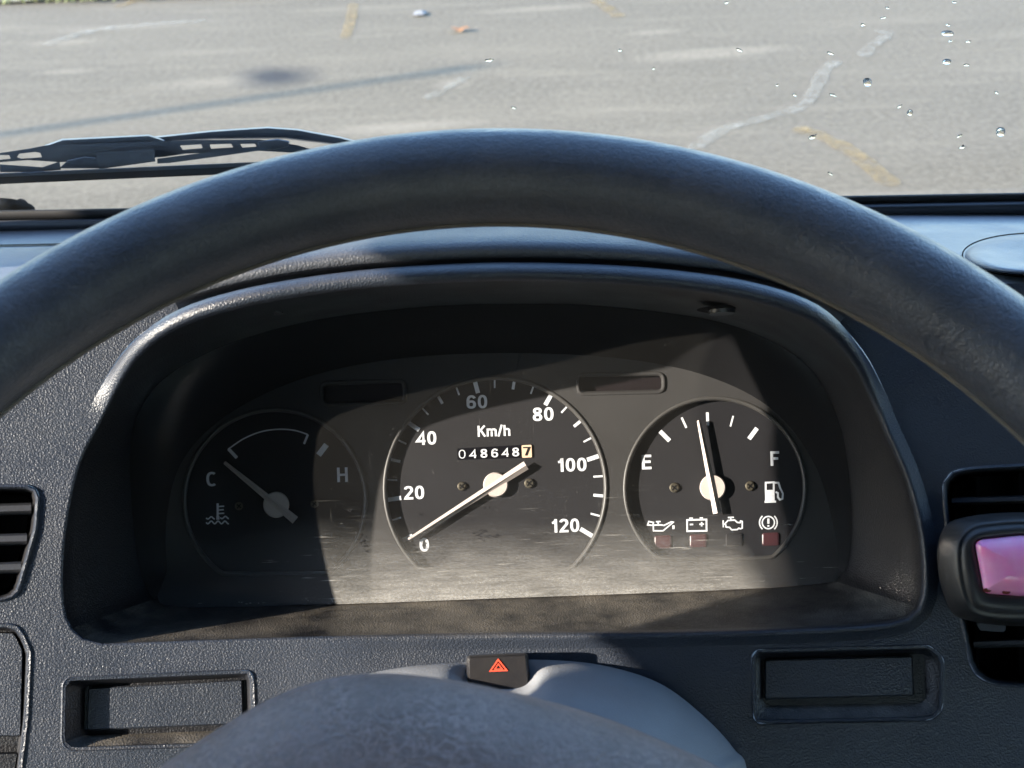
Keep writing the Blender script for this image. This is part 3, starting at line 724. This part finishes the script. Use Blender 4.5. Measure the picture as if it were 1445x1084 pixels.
# top pad
def padz(y, x=0.0): return 1.243 - (y - .41) * (.20 + .16 * min(max(x, 0), .5))
pv = []; ny = 14
ys = [.395, .400, .408, .42] + [.42 + (.665 - .42) * i / 12 for i in range(1, 13)]
xs = [-.45 + i * .035 for i in range(41)]
loops = [[Vector((x, y + CURV * .0, padz(y, x) - (.02 if k == 0 else .006 if k == 1 else .001 if k == 2 else 0) + .004 * math.sin(x * 9) * 0)) for x in xs] for k, y in enumerate(ys)]
for l_ in loops:
    for i, q in enumerate(l_):
        if abs(q.x) < .215:
            yn = max(q.y, .462); l_[i] = Vector((q.x, yn, min(q.z, padz(yn, q.x))))
V, F = bridge(loops, False); obj('top_pad', V, F, M['pad'], dash)
PADN = Vector((0, .20, 1)).normalized(); PADP = Vector((0, .41, 1.243))
def pad(px, py, h=0.0):
    q = hit(px, py, PADP + PADN * h, PADN)
    for _ in range(6): q = hit(px, py, Vector((q.x, q.y, padz(q.y, q.x) + h)), PADN)
    return q
# hood pad that rolls over the cluster
ia, ib = int(NR * 22 / 360), int(NR * 158 / 360)
def arc(l): return [l[i] for i in range(ia, ib + 1)]
def hood_loop(off, dw):
    o_ = offset(OP, off); return [pan(*o_[i], hw[i] + dw) for i in range(ia, ib + 1)]
h3 = hood_loop(66, -.016)
loops = [hood_loop(24, -.022), hood_loop(31, -.012), hood_loop(38, -.006), hood_loop(50, -.006), hood_loop(57, -.009), hood_loop(62, -.012), h3]
for f in (.12, .3, .6, 1.0):
    loops.append([Vector((p.x * (1 + .04 * f), p.y + (.655 - p.y) * f, p.z + (padz(.655) - .012 - p.z) * (f ** 1.25) - 0)) for p in h3])
V, F = bridge(loops, False); obj('hood_pad', V, F, M['hoodpad'], dash)
# oval lid and seam on the pad
el = [(1462 + 102 * math.cos(t), 360 + 29 * math.sin(t)) for t in [2 * math.pi * i / 48 for i in range(48)]]
V, F = bridge([[pad(x, y, .0004) for x, y in offset(el, 3)], [pad(x, y, -.0002) for x, y in el]]); obj('lid_groove', V, F, M['black'], dash)
loops = [[pad(1462 + (x - 1462) * k, 360 + (y - 360) * k, h) for x, y in el] for k, h in ((.99, -.002), (.97, .0035), (.9, .0052), (.75, .0062), (.5, .005), (.2, .004))]
V, F = bridge(loops, True, False, True); obj('oval_lid', V, F, M['pad'], dash)
V, F = bridge([[pad(x, 346 - x * .02 + d, .0006) for x in range(-300, 400, 50)] for d in (-.8, .8)], False); obj('pad_seam', V, F, M['black'], dash)

# ================================================================== INSTRUMENT CLUSTER
cl = thing('instrument_cluster', 'black instrument cluster with three white-marked dials under a scratched clear lens', 'instrument cluster')
LK = .14; LB = -.038
LNn = (PN - PV * LK).normalized(); LP0 = PO + PN * LB
def lens(px, py, dw=0.0): return hit(px, py, LP0 + PN * dw, LNn)
inner = [lens(x, y, -.001) for x, y in offset(LE, 5)]
ro = [ringloop(22, 19, 0, -HOOD * .7, wfac=1), ringloop(15, 25, .0012, -.012), ringloop(10, 26.5, .0026, -.004), ringloop(6, 22, .0034, -.0005), ringloop(3, 13, .0030, .0012), ringloop(0.5, 5, .0012, .0004), ringloop(-1.5, 0, -.0012, -.003), ringloop(-3, -2, -.005, -.008)]
last = ro[-1]
for f in (.12, .3, .5, .7, .88, 1.0):
    ro.append([a.lerp(b_, f) + PV * 0 for a, b_ in zip(last, inner)])
V, F = bridge(ro[:7]); obj('bezel_lip', V, F, M['fascia'], cl)
V, F = bridge(ro[6:]); obj('bezel', V, F, M['bezel'], cl)
sheet('lens', offset(LE, 4.5), [], lambda x, y: lens(x, y), M['lens'], cl, 40, uv=lambda x, y: uvp(lens(x, y)))
# walls behind the lens and the gauge mask
MW, DW = -.053, -.0561
MASK = polar(spline([(262, 866), (236, 800), (236, 720), (260, 645), (325, 582), (430, 533), (560, 506), (722, 498), (880, 506), (1000, 531), (1090, 578), (1150, 655), (1176, 740), (1182, 800), (1165, 832), (700, 856)], 8))
V, F = bridge([[lens(x, y, -.001) for x, y in offset(LE, 5)], [pan(x, y, MW + .0008) for x, y in offset(MASK, 0)], [pan(x, y, MW - .003) for x, y in offset(MASK, -2)]]); obj('housing_wall', V, F, M['black'], cl)
def trunc(cx, cy, r, chord, n=72):
    l = [(cx + r * math.cos(t), cy - r * math.sin(t)) for t in [2 * math.pi * i / n for i in range(n)]]
    return [(x, min(y, chord + (y - chord) * .06) if y > chord else y) for x, y in l]
SP, TE, FU = trunc(699, 689, 159, 806), trunc(388, 706, 131, 812), trunc(1009, 689, 130, 790)
OV1, OV2 = rpoly([(449, 538), (574, 534), (576, 571), (451, 574)], 13), rpoly([(812, 526), (939, 524), (940, 556), (814, 559)], 13)
sheet('gauge_mask', offset(MASK, 1), [SP, TE, FU, OV1, OV2], lambda x, y: pan(x, y, MW), M['mask'], cl, 30)
for l, dz in ((SP, DW), (TE, DW), (FU, DW), (OV1, MW - .004), (OV2, MW - .004)):
    V, F = bridge([[pan(x, y, MW) for x, y in l], [pan(x, y, MW + .0008) for x, y in offset(l, -1.5)], [pan(x, y, MW + .0003) for x, y in offset(l, -5)], [pan(x, y, MW - .0015) for x, y in offset(l, -6.5)]])
    obj('dial_ring', V, F, M['maskedge'] if dz == DW else M['mask'], cl)
    V, F = bridge([[pan(x, y, MW - .0015) for x, y in offset(l, -6.5)], [pan(x, y, dz - .0003) for x, y in offset(l, -6)]])
    obj('dial_well', V, F, M['black'], cl)
for l in (OV1, OV2):
    sheet('turn_telltale', offset(l, -3), [], lambda x, y: pan(x, y, MW - .004), M['tell'], cl, smooth=False)

def dl(px, py): return pan(px, py, DW + .0002)
def dl2(px, py): return pan(px, py, DW + .0005)
def dial(name, l):
    return sheet(name, offset(l, 3), [], lambda x, y: pan(x, y, DW), M['dial'], cl, smooth=False)
def disc(name, px, py, r, w0, w1, m, parent, n=28, bev=1.5):
    c = [(px + r * math.cos(2 * math.pi * i / n), py + r * math.sin(2 * math.pi * i / n)) for i in range(n)]
    return slab(name, c, [], pan, w0, w1, m, parent, bev)
def needle(parent, tip_, tail, hub, w_tip, w_tail, r):
    t, a = Vector(tip_), Vector(tail); d = (a - t).normalized(); nn = Vector((-d.y, d.x))
    prof = [(t - d * 1.5, w_tip * .35), (t, w_tip * .5), (a, w_tail * .5)]
    o_ = [tuple(p + nn * s) for p, s in prof] + [tuple(p - nn * s) for p, s in reversed(prof)]
    V = [pan(x, y, DW + .0028) for x, y in o_] + [pan(p.x, p.y, DW + .0042) for p, s in prof] ; k = 6
    # ridge along the middle gives the wedge section
    F = [(0, 1, 7, 6), (1, 2, 8, 7), (5, 6, 7, 4), (4, 7, 8, 3), (2, 3, 8), (0, 6, 5), (0, 1, 2, 3, 4, 5)]
    obj('needle', V, F, M['needle'], parent, False)
    disc('needle_hub', *hub, r, DW + .0002, DW + .0030, M['needle'], parent)
def screw(parent, px, py, r, w0=DW):
    o_ = disc('screw', px, py, r, w0, w0 + .0012, M['screw'], parent, 20, 1.6)
    strokes('screw_cross', [[(px - r * .5, py - r * .4), (px + r * .5, py + r * .4)], [(px - r * .4, py + r * .5), (px + r * .4, py - r * .5)]], 1.7, lambda x, y: pan(x, y, w0 + .0014), M['black'], parent)

# speedometer
sd = dial('speedometer', SP)
def Z(zx, zy): return (540 + zx / 3.6125, 520 + zy / 3.6125)
TK = [(6, (486, 126), (470, 66)), (2.4, (390, 136), (374, 92)), (4, (305, 180), (283, 142)), (2.4, (233, 236), (203, 204)), (6, (186, 314), (133, 278)), (2.4, (121, 385), (80, 366)), (4, (90, 475), (42, 464)),
      (2.2, (74, 570), (24, 567)), (6, (94, 660), (24, 670)), (2.4, (94, 760), (46, 774)), (5.5, (152, 852), (104, 876)), (2.4, (571, 100), (571, 56)), (4, (664, 107), (671, 64)), (2.4, (755, 130), (769, 90)),
      (6, (829, 187), (860, 132)), (2.6, (911, 226), (941, 193)), (4.2, (975, 296), (1012, 266)), (2.6, (1024, 375), (1067, 352)), (6, (1042, 466), (1104, 446)), (2.6, (1074, 552), (1124, 549)), (4, (1074, 646), (1124, 650)),
      (2.6, (1060, 740), (1106, 752)), (6, (1008, 818), (1070, 855))]
for w_, a, b_ in TK: strokes('tick', [[Z(*a), Z(*b_)]], w_, dl, M['white'], sd)
for s, zx, zy, wd in (('0', 212, 899, 48), ('20', 160, 633, 103), ('40', 222, 355, 103), ('60', 480, 170, 106), ('80', 818, 233, 106), ('100', 966, 491, 146), ('120', 932, 801, 140)):
    text('numeral', s, *Z(zx, zy), 19, dl, M['white'], sd, width=wd / 3.6125, bold=.17)
text('unit_text', 'Km/h', *Z(567, 318), 15.5, dl, M['white'], sd, width=166 / 3.6125, bold=.17)
ob = [Z(380, 408), Z(762, 387), Z(765, 454), Z(382, 466)]
slab('odometer_window', [(x, y) for x, y in rpoly(ob, 1.5, 3)], [], pan, DW - .001, DW + .0004, M['digit'], sd)
slab('odometer_tenth', rpoly([Z(708, 392), Z(758, 389), Z(761, 453), Z(711, 456)], 1.5, 3), [], pan, DW + .0001, DW + .0007, M['peach'], sd)
for i, (s, zx, zy) in enumerate((('0', 405, 437), ('4', 460, 435), ('8', 516, 433), ('6', 571, 431), ('4', 625, 428), ('8', 678, 426), ('7', 733, 422))):
    text('odometer_digit', s, *Z(zx, zy), 12.2, lambda x, y: pan(x, y, DW + .0010), M['white'] if i < 6 else M['black'], sd, width=9.5, bold=.15 if i else .09)
screw(sd, *Z(403, 601), 6.2); screw(sd, *Z(747, 586), 7)
needle(sd, Z(137, 872), Z(731, 494), Z(576, 593), 6, 13, 17.7)

# temperature gauge
td = dial('temperature_gauge', TE)
def Z2(zx, zy): return (225 + zx / 3.6133, 540 + zy / 3.6133)
strokes('gauge_arc', [[Z2(*p) for p in spline([(350, 340), (430, 286), (520, 250), (610, 238), (690, 244), (757, 265)], 5, False)]], 1.9, dl, M['white'], td)
for w_, a, b_ in ((4.6, (352, 338), (395, 384)), (3.2, (757, 265), (737, 313)), (8, (852, 316), (811, 370))): strokes('tick', [[Z2(*a), Z2(*b_)]], w_, dl, M['white'], td)
text('gauge_letter', 'C', *Z2(266, 492), 20.5, dl, M['white'], td, width=15, bold=.16)
text('gauge_letter', 'H', *Z2(933, 470), 20.5, dl, M['white'], td, width=15, bold=.16)
wav = lambda y: [Z2(238 + i * 4, y + 7 * math.sin(i * .72)) for i in range(30)]
strokes('coolant_symbol', [(3.2, [Z2(297, 616), Z2(297, 690)]), [Z2(299, 632), Z2(330, 630)], [Z2(299, 650), Z2(328, 648)], [Z2(299, 668), Z2(330, 666)], [Z2(238 + i * 4, 690 + 6 * math.sin(i * .72)) for i in range(12)], [Z2(310 + i * 4, 688 + 6 * math.sin(i * .72)) for i in range(12)], wav(713),
                           (5, [Z2(290, 690), Z2(306, 690)])], 1.9, dl, M['white'], td)
screw(td, *Z2(405, 630), 6)
screw(td, *Z2(790, 618), 6)
needle(td, Z2(335, 410), Z2(693, 702), Z2(595, 623), 5, 12, 18.5)

# fuel gauge
fd = dial('fuel_gauge', FU)
def Z3(zx, zy): return (840 + zx / 3.01, 480 + zy / 3.01)
for w_, a, b_ in ((6, (316, 428), (275, 387)), (3, (387, 373), (367, 329)), (4, (478, 362), (476, 307)), (2.4, (574, 367), (586, 322)), (6, (653, 420), (687, 374))): strokes('tick', [[Z3(*a), Z3(*b_)]], w_, dl, M['white'], fd)
text('gauge_letter', 'E', *Z3(218, 518), 20.5, dl, M['white'], fd, width=13.5, bold=.17)
text('gauge_letter', 'F', *Z3(763, 503), 20.5, dl, M['white'], fd, width=12.5, bold=.17)
strokes('fuel_symbol', [(2.6, [Z3(*p) for p in ((724, 606), (758, 604), (758, 640), (724, 641), (724, 606))]), (13.5, [Z3(741, 641), Z3(742, 682)]), (3, [Z3(719, 687), Z3(768, 686)]),
                        (2.6, [Z3(*p) for p in ((762, 606), (778, 606), (786, 630), (797, 652), (795, 674), (784, 678), (776, 668), (776, 650), (766, 645))])], 2.6, dl, M['white'], fd)
def Z4(zx, zy): return (900 + zx / 5.78, 700 + zy / 5.78)
def z4(l): return [Z4(*p) for p in l]
strokes('oil_symbol', [z4([(80, 236), (90, 208), (128, 216), (122, 240), (80, 236)]), z4([(126, 238), (128, 284), (206, 284), (290, 214), (275, 210), (214, 240), (186, 236), (126, 238)]), z4([(166, 234), (166, 212)]), z4([(148, 210), (186, 208)]), (3.2, z4([(291, 240), (291, 270)]))], 1.9, dl, M['white'], fd)
strokes('battery_symbol', [(2.4, z4([(402, 196), (560, 192), (561, 284), (403, 287), (402, 196)])), (3.4, z4([(420, 186), (450, 185)])), (3.4, z4([(505, 184), (532, 183)])), z4([(424, 233), (452, 232)]), z4([(502, 231), (540, 229)]), z4([(521, 212), (521, 248)])], 2.2, dl, M['white'], fd)
strokes('engine_symbol', [z4([(714, 222), (736, 200), (790, 196), (812, 216), (834, 218), (838, 204), (852, 208), (852, 262), (836, 268), (824, 262), (812, 274), (766, 276), (748, 256), (720, 254), (714, 222)]), z4([(735, 176), (784, 174)]), z4([(758, 176), (758, 198)]), z4([(696, 198), (698, 256)]), z4([(698, 230), (714, 230)])], 1.9, dl, M['white'], fd)
bc = (1065, 217)
strokes('brake_symbol', [z4([(bc[0] + 50 * math.cos(t), bc[1] + 50 * math.sin(t)) for t in [2 * math.pi * i / 28 for i in range(29)]][:-1] + [(bc[0] + 50, bc[1])]),
                         z4([(bc[0] + 72 * math.cos(t), bc[1] + 72 * math.sin(t)) for t in [rad(-48 + 96 * i / 10) for i in range(11)]]), z4([(bc[0] - 72 * math.cos(t), bc[1] + 72 * math.sin(t)) for t in [rad(-48 + 96 * i / 10) for i in range(11)]]),
                         (3, z4([(1065, 184), (1065, 226)])), (2.8, z4([(1065, 238), (1065, 250)]))], 1.9, dl, M['white'], fd)
for zx, zy, red in ((288, 857, 1), (438, 852, 1), (590, 848, 0), (745, 845, 1)):
    x, y = Z3(zx, zy); l = rpoly([(x - 12, y - 8.5), (x + 12, y - 9.5), (x + 12, y + 9), (x - 12, y + 9.5)], 3.5, 4)
    slab('warning_lamp', l, [], pan, DW, DW + .0008, M['lampred'] if red else M['dial'], fd, 1.5)
screw(fd, *Z3(336, 627), 7); screw(fd, *Z3(658, 620), 7)
needle(fd, Z3(440, 345), Z3(519, 735), Z3(499, 626), 5.5, 12.5, 18.5)
# dirt flecks stuck on the lens
V = []; F = []
rnd = random.Random(3)
for (cx_, cy_, sx_, sy_, n_) in ((678, 752, 12, 8, 34), (668, 733, 4, 2, 3), (665, 733, 2, 2, 2), (512, 768, 7, 9, 26), (700, 757, 5, 3, 6), (494, 719, 4, 5, 6), (590, 712, 5, 4, 4)):
    for _ in range(n_):
        x_, y_, r_ = rnd.gauss(cx_, sx_ * .55), rnd.gauss(cy_, sy_ * .55), rnd.uniform(.5, 1.5); k = len(V)
        V += [lens(x_ + r_ * rnd.uniform(.6, 1.3) * math.cos(q), y_ + r_ * rnd.uniform(.5, 1.1) * math.sin(q), .0004) for q in (0, 1.2, 2.4, 3.7, 5)]; F.append(tuple(range(k, k + 5)))
fl = obj('dirt_fleck', V, F, M['dial'], cl, False); fl['kind'] = 'stuff'
# screws up under the hood
for sx, sy in ((381, 435), (1018, 435)):
    c = pan(sx, sy, .012)
    V, F = [], []
    for nm, r0, r1, dz, m_ in (('screw_recess', .0095, .0075, .0008, M['black']), ('hood_screw', .0055, .0050, .0022, M['vent'])):
        l0 = [c - PV * .0002 + Vector((math.cos(t), 0, 0)) * r0 + PN * math.sin(t) * r0 for t in [2 * math.pi * i / 20 for i in range(20)]]
        l1 = [c - PV * dz + Vector((math.cos(t), 0, 0)) * r1 + PN * math.sin(t) * r1 for t in [2 * math.pi * i / 20 for i in range(20)]]
        V, F = bridge([l0, l1], True, False, True); obj(nm, V, F, m_, cl, True, 40)

# ================================================================== STEERING COLUMN COVER + HAZARD SWITCH
col_out = spline([(380, 1100), (430, 1010), (490, 962), (560, 943), (650, 935), (760, 931), (850, 939), (930, 964), (990, 1008), (1035, 1056), (1056, 1100), (1062, 1300), (720, 1400), (370, 1300)], 8)
KC = (705, 1230)
def dip(x, y): return math.exp(-((x - 703) / 52) ** 4 - ((y - 962) / 24) ** 2)
loops = []
for k, (s, w_) in enumerate(((1.0, -.004), (1.0, .001), (.992, .006), (.975, .011), (.95, .017), (.915, .024), (.87, .032), (.82, .040), (.76, .048), (.68, .057), (.55, .066), (.35, .072))):
    loops.append([fas(KC[0] + (x - KC[0]) * s, KC[1] + (y - KC[1]) * s, w_ - .020 * dip(KC[0] + (x - KC[0]) * s, KC[1] + (y - KC[1]) * s) * (k > 1)) for x, y in col_out])
V, F = bridge(loops, True, False, True)
cv = tag(obj('steering_column_cover', V, F, M['shroud']), 'pale blue-grey plastic steering column cover behind the wheel hub', 'column cover')
hz = thing('hazard_switch', 'black hazard light button with red double triangle', 'switch')
hb = rpoly([(658, 925), (745, 921), (749, 974), (659, 978)], [7, 7, 3, 3], 6)
loops = [[pan(x, y, w_) for x, y in offset(hb, o_)] for o_, w_ in ((0, -.002), (0, .012), (-.6, .0145), (-2.2, .0162), (-4.5, .017))]
V, F = bridge(loops, True, True, True); obj('button', V, F, M['switch'], hz, True, 45)
def hp(x, y): return pan(x, y, .0174)
strokes('warning_triangle', [(2.0, [(703, 931), (691.8, 947), (715, 946), (703, 931)]), (1.4, [(703.1, 937), (698, 944.6), (708.6, 944.2), (703.1, 937)])], 1.8, hp, M['red'], hz)

# ================================================================== STEERING WHEEL
sw = thing('steering_wheel', 'dark blue-grey vinyl steering wheel with padded hub', 'steering wheel')
WC = Vector((-0.00837532, .1830924, 1.23726217)); WT, WY, WR, WTUBE = 1.10213448, .00786453, .19049451, .01515024
wnm = Vector((math.sin(WY), -math.cos(WT) * math.cos(WY), math.sin(WT))).normalized()
wa = (Vector((1, 0, 0)) - wnm * wnm.x).normalized(); wb = wnm.cross(wa)
if wb.z < 0: wb = -wb
def whl(a, b_, n_): return WC + wa * a + wb * b_ + wnm * n_
NT, NP = 160, 32
loops = []
for i in range(NT):
    t = 2 * math.pi * i / NT; rdir = wa * math.cos(t) + wb * math.sin(t)
    loops.append([WC + rdir * (WR + WTUBE * math.cos(p)) + wnm * (WTUBE * 1.0 * math.sin(p)) for p in [2 * math.pi * j / NP for j in range(NP)]])
loops.append(loops[0]); V, F = bridge(loops); obj('rim', V, F, M['rim'], sw)
tube('rim_seam', [WC + (wa * math.cos(t) + wb * math.sin(t)) * (WR - WTUBE * math.cos(.55) - .0002) - wnm * (WTUBE * math.sin(.55)) for t in [2 * math.pi * i / 160 for i in range(160)]], .0009, M['seam'], sw, 8, True)
def wpl(px, py, n_): return hit(px, py, WC + wnm * n_, wnm)
hub_top = [(190, 1130), (222, 1086), (262, 1058), (318, 1022), (385, 984), (462, 958), (545, 950), (640, 960), (745, 982), (850, 1012), (945, 1050), (1022, 1088), (1075, 1140), (1100, 1230), (1050, 1420), (860, 1540), (620, 1560), (380, 1530), (220, 1400), (165, 1240)]
ho = spline(hub_top, 7); HCn = (630, 1250)
loops = []
for s, n_ in ((.97, -.022), (.99, -.012), (1.0, -.004), (.993, .001), (.975, .0045), (.945, .0075), (.90, .0105), (.82, .0135), (.68, .016), (.5, .0175), (.25, .018)):
    loops.append([wpl(HCn[0] + (x - HCn[0]) * s, HCn[1] + (y - HCn[1]) * s, n_ - .012) for x, y in ho])
V, F = bridge(loops, True, True, True); obj('hub_pad', V, F, M['hub'], sw)
for ang in (196, 344, 250, 290):
    t = rad(ang); dr = wa * math.cos(t) + wb * math.sin(t); pr = wa * -math.sin(t) + wb * math.cos(t)
    loops = []
    for k in range(9):
        f = k / 8; r_ = .04 + (WR - .006 - .04) * f; hw_ = .024 - .008 * f; th = .007
        loops.append([WC + dr * r_ + pr * (hw_ * math.cos(q)) + wnm * (-.018 * (1 - f) ** 1.5 - .004 + th * math.sin(q)) for q in [2 * math.pi * j / 16 for j in range(16)]])
    V, F = bridge(loops, True, True, True); obj('spoke', V, F, M['rim'], sw)

# ================================================================== AIR FRESHENER
af = thing('air_freshener', 'black clip-on air freshener with glossy pink gel window', 'air freshener')
AO = spline([(1322, 786), (1328, 752), (1346, 734), (1394, 725), (1450, 723), (1506, 726), (1548, 738), (1566, 764), (1570, 800), (1560, 844), (1536, 872), (1490, 882), (1446, 884), (1402, 882), (1364, 875), (1343, 864), (1328, 828)], 5)
AI = spline([(1354, 790), (1357, 764), (1374, 746), (1410, 740), (1445, 738), (1490, 741), (1520, 752), (1534, 780), (1534, 820), (1524, 852), (1496, 866), (1445, 870), (1394, 867), (1370, 856), (1359, 826)], 5)
AW = rpoly([(1374, 762), (1440, 755), (1514, 762), (1508, 836), (1440, 842), (1388, 838)], [12, 20, 12, 10, 20, 10], 5)
n = 80; a1, a2, a3 = resamp(AO, n), resamp(AI, n), resamp(AW, n)
def align(l, ref):
    k = min(range(len(l)), key=lambda i: math.dist(l[i], ref[0])); return l[k:] + l[:k]
a2 = align(a2, a1); a3 = align(a3, a2)
AB = .004
loops = [[pan(1440 + (x - 1440) * .88, 803 + (y - 803) * .88, AB) for x, y in a1], [pan(x, y, AB + .006) for x, y in offset(a1, -1)], [pan(x, y, AB + .014) for x, y in a1], [pan(x, y, AB + .022) for x, y in offset(a1, -3)],
         [pan(x, y, AB + .027) for x, y in offset(a2, 6)], [pan(x, y, AB + .0285) for x, y in offset(a2, 1)], [pan(x, y, AB + .0282) for x, y in offset(a2, -1.5)], [pan(x, y, AB + .0300) for x, y in offset(a2, -5)],
         [pan(x, y, AB + .0305) for x, y in offset(a3, 3)], [pan(x, y, AB + .0295) for x, y in offset(a3, 0)], [pan(x, y, AB + .026) for x, y in offset(a3, -1)]]
V, F = bridge(loops, True, True, False); obj('shell', V, F, M['fresh'], af)
loops = [[pan(x, y, AB + .026) for x, y in offset(a3, 0)], [pan(x, y, AB + .0300) for x, y in offset(a3, -.6)], [pan(x, y, AB + .0318) for x, y in offset(a3, -3)], [pan(x, y, AB + .033) for x, y in offset(a3, -8)]]
loops += [[pan(1443 + (x - 1443) * k, 800 + (y - 800) * k, AB + h) for x, y in offset(a3, -8)] for k, h in ((.7, .0345), (.35, .0352))]
V, F = bridge(loops, True, False, True); obj('gel_window', V, F, M['pink'], af)
for x, y, rx, ry in ((1393, 833, 6, 3.2), (1420, 836, 6, 2.8)):
    slab('dried_gel_spot', [(x + rx * math.cos(t), y + ry * math.sin(t)) for t in [2 * math.pi * i / 16 for i in range(16)]], [], pan, AB + .029, AB + .0325, M['scrap'], af)
strokes('embossed_wave', [[(1396 + i * 3, 862 - 1.5 * math.sin(i * .25)) for i in range(30)]], 1.2, lambda x, y: pan(x, y, AB + .0304), M['slat'], af)
slab('clip', rpoly([(1376, 880), (1420, 880), (1418, 892), (1384, 890)], 4), [], pan, -.008, AB + .008, M['slat'], af)
